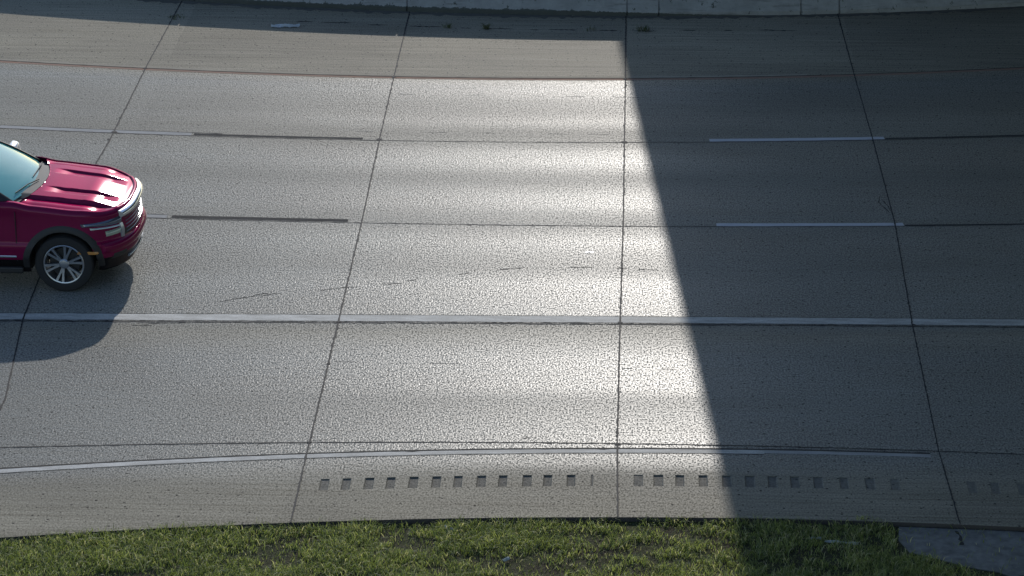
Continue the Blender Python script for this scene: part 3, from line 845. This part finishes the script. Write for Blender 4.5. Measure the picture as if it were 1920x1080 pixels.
    mb = MB(); mb.box(.885, .905, -.27, .05, .50, .66, .008); mb.build("number_plate", PLATE, root)
    # mirrors
    for sg in (-1, 1):
        bm = bmesh.new(); bmesh.ops.create_cube(bm, size=1)
        for w in bm.verts: w.co = Vector((-1.06 + w.co.x * (.16 - .05 * (w.co.z + .5)) , sg * (1.10 + w.co.y * .26), 1.33 + w.co.z * .13 - w.co.x * .03))
        bmesh.ops.bevel(bm, geom=bm.edges[:], offset=.035, segments=4, affect='EDGES', profile=.5)
        me = bpy.data.meshes.new("mirror"); bm.to_mesh(me); bm.free(); mo = link("mirror", me, SILV2, root, True)
        o = MB().box(-1.08, -1.02, min(sg * .88, sg * 1.04), max(sg * .9, sg * 1.04), 1.27, 1.31, .008).build("mirror_arm", DARK, mo)
        # door cuts, handles and sill
        for a in (-.62, -1.98, -3.0):
            MB().box(a - .004, a + .004, min(sg * 1.0, sg * 1.019), max(sg * 1.0, sg * 1.019), .45, 1.15).build("door_gap", DARK, root)
        for a in (-1.85, -2.85): MB().box(a - .1, a + .1, min(sg * 1.01, sg * 1.04), max(sg * 1.01, sg * 1.04), 1.0, 1.03, .01).build("door_handle", CHROME, root)
        MB().box(-2.45, -.55, min(sg * .96, sg * 1.03), max(sg * .96, sg * 1.03), .27, .36, .02).build("sill", DARK, root)
        MB().box(-2.3, -.62, min(sg * 1.0, sg * 1.035), max(sg * 1.0, sg * 1.035), .50, .535, .01).build("side_trim", CHROME, root)
        # wheels
        for a in AX:
            w = bpy.data.objects.new("wheel", None); COL.objects.link(w); w.parent = root; w.location = (a, sg * .86, .40)
            n = 48
            def ringx(r, y, nn=n, a0=0): return [(r * math.cos(t * math.tau / nn), sg * y, r * math.sin(t * math.tau / nn)) for t in range(nn)]
            o = MB().ring_loft([ringx(.275, .12), ringx(.30, .137), ringx(.35, .14), ringx(.385, .128), ringx(.40, .10), ringx(.40, -.10), ringx(.385, -.128), ringx(.30, -.13), ringx(.275, -.12)], False).build("tyre", RUB, w); autosmooth(o, 30)
            mb = MB(); mb.ring_loft([ringx(.28, .126), ringx(.272, .132), ringx(.258, .128), ringx(.25, .05), ringx(.25, -.11)], False)
            rim_b = MB()
            for s_ in range(6):
                for off in (-.17, .17):
                    t0 = s_ * math.tau / 6 + .26; t1 = t0 + off
                    c0, c1 = Vector((.05 * math.cos(t0), 0, .05 * math.sin(t0))), Vector((.262 * math.cos(t1), 0, .262 * math.sin(t1)))
                    d = (c1 - c0).normalized(); pz = Vector((-d.z, 0, d.x))
                    rr = []
                    for s2, wd, yy in ((0, .024, .10), (.5, .017, .108), (1, .022, .122)):
                        c = c0.lerp(c1, s2); rr.append([(c + pz * wd + Vector((0, sg * (yy - .035), 0))), (c + pz * wd * .8 + Vector((0, sg * yy, 0))), (c - pz * wd * .8 + Vector((0, sg * yy, 0))), (c - pz * wd + Vector((0, sg * (yy - .035), 0)))])
                    mb.ring_loft([[tuple(q) for q in r] for r in rr])
            mb.ring_loft([ringx(.07, .06, 20), ringx(.07, .105, 20), ringx(.055, .118, 20), ringx(.03, .122, 20)])
            o = mb.build("rim", ALLOY, w); autosmooth(o, 30)
            o = MB().ring_loft([ringx(.21, .0), ringx(.21, .03), ringx(.2, .035)]).build("brake_disc", DARK, w)
            # black arch flare round the opening
            ar = []
            for t in np.linspace(-.12, math.pi + .12, 40):
                row = []
                for rad, lift in ((WR - .012, .0), (WR - .006, .030), (WR + .05, .032), (WR + .085, .012), (WR + .09, -.02)):
                    px_, pz_ = a + rad * math.cos(t), .41 + rad * math.sin(t)
                    yh = yhalf(max(px_, 0), belt_ins(max(ztop(px_, 1.) - pz_, 0), pz_)); row.append((px_, sg * (yh + lift), pz_))
                ar.append(row)
            autosmooth(MB().grid(ar).build("wheel_arch", DARK, root), 40)
            # dark wheel housing
            hs = MB(); hr = []
            for y in (.17, -.25): hr.append([(a + (WR - .004) * math.cos(t), sg * (.80 + y), .41 + (WR - .004) * math.sin(t)) for t in np.linspace(-.25, math.pi + .25, 30)])
            hs.ring_loft(hr, False, False); hs.add(hr[1], [tuple(range(30))]); hs.build("wheel_housing", DARK, root)
car()

scene.render.engine = 'CYCLES'
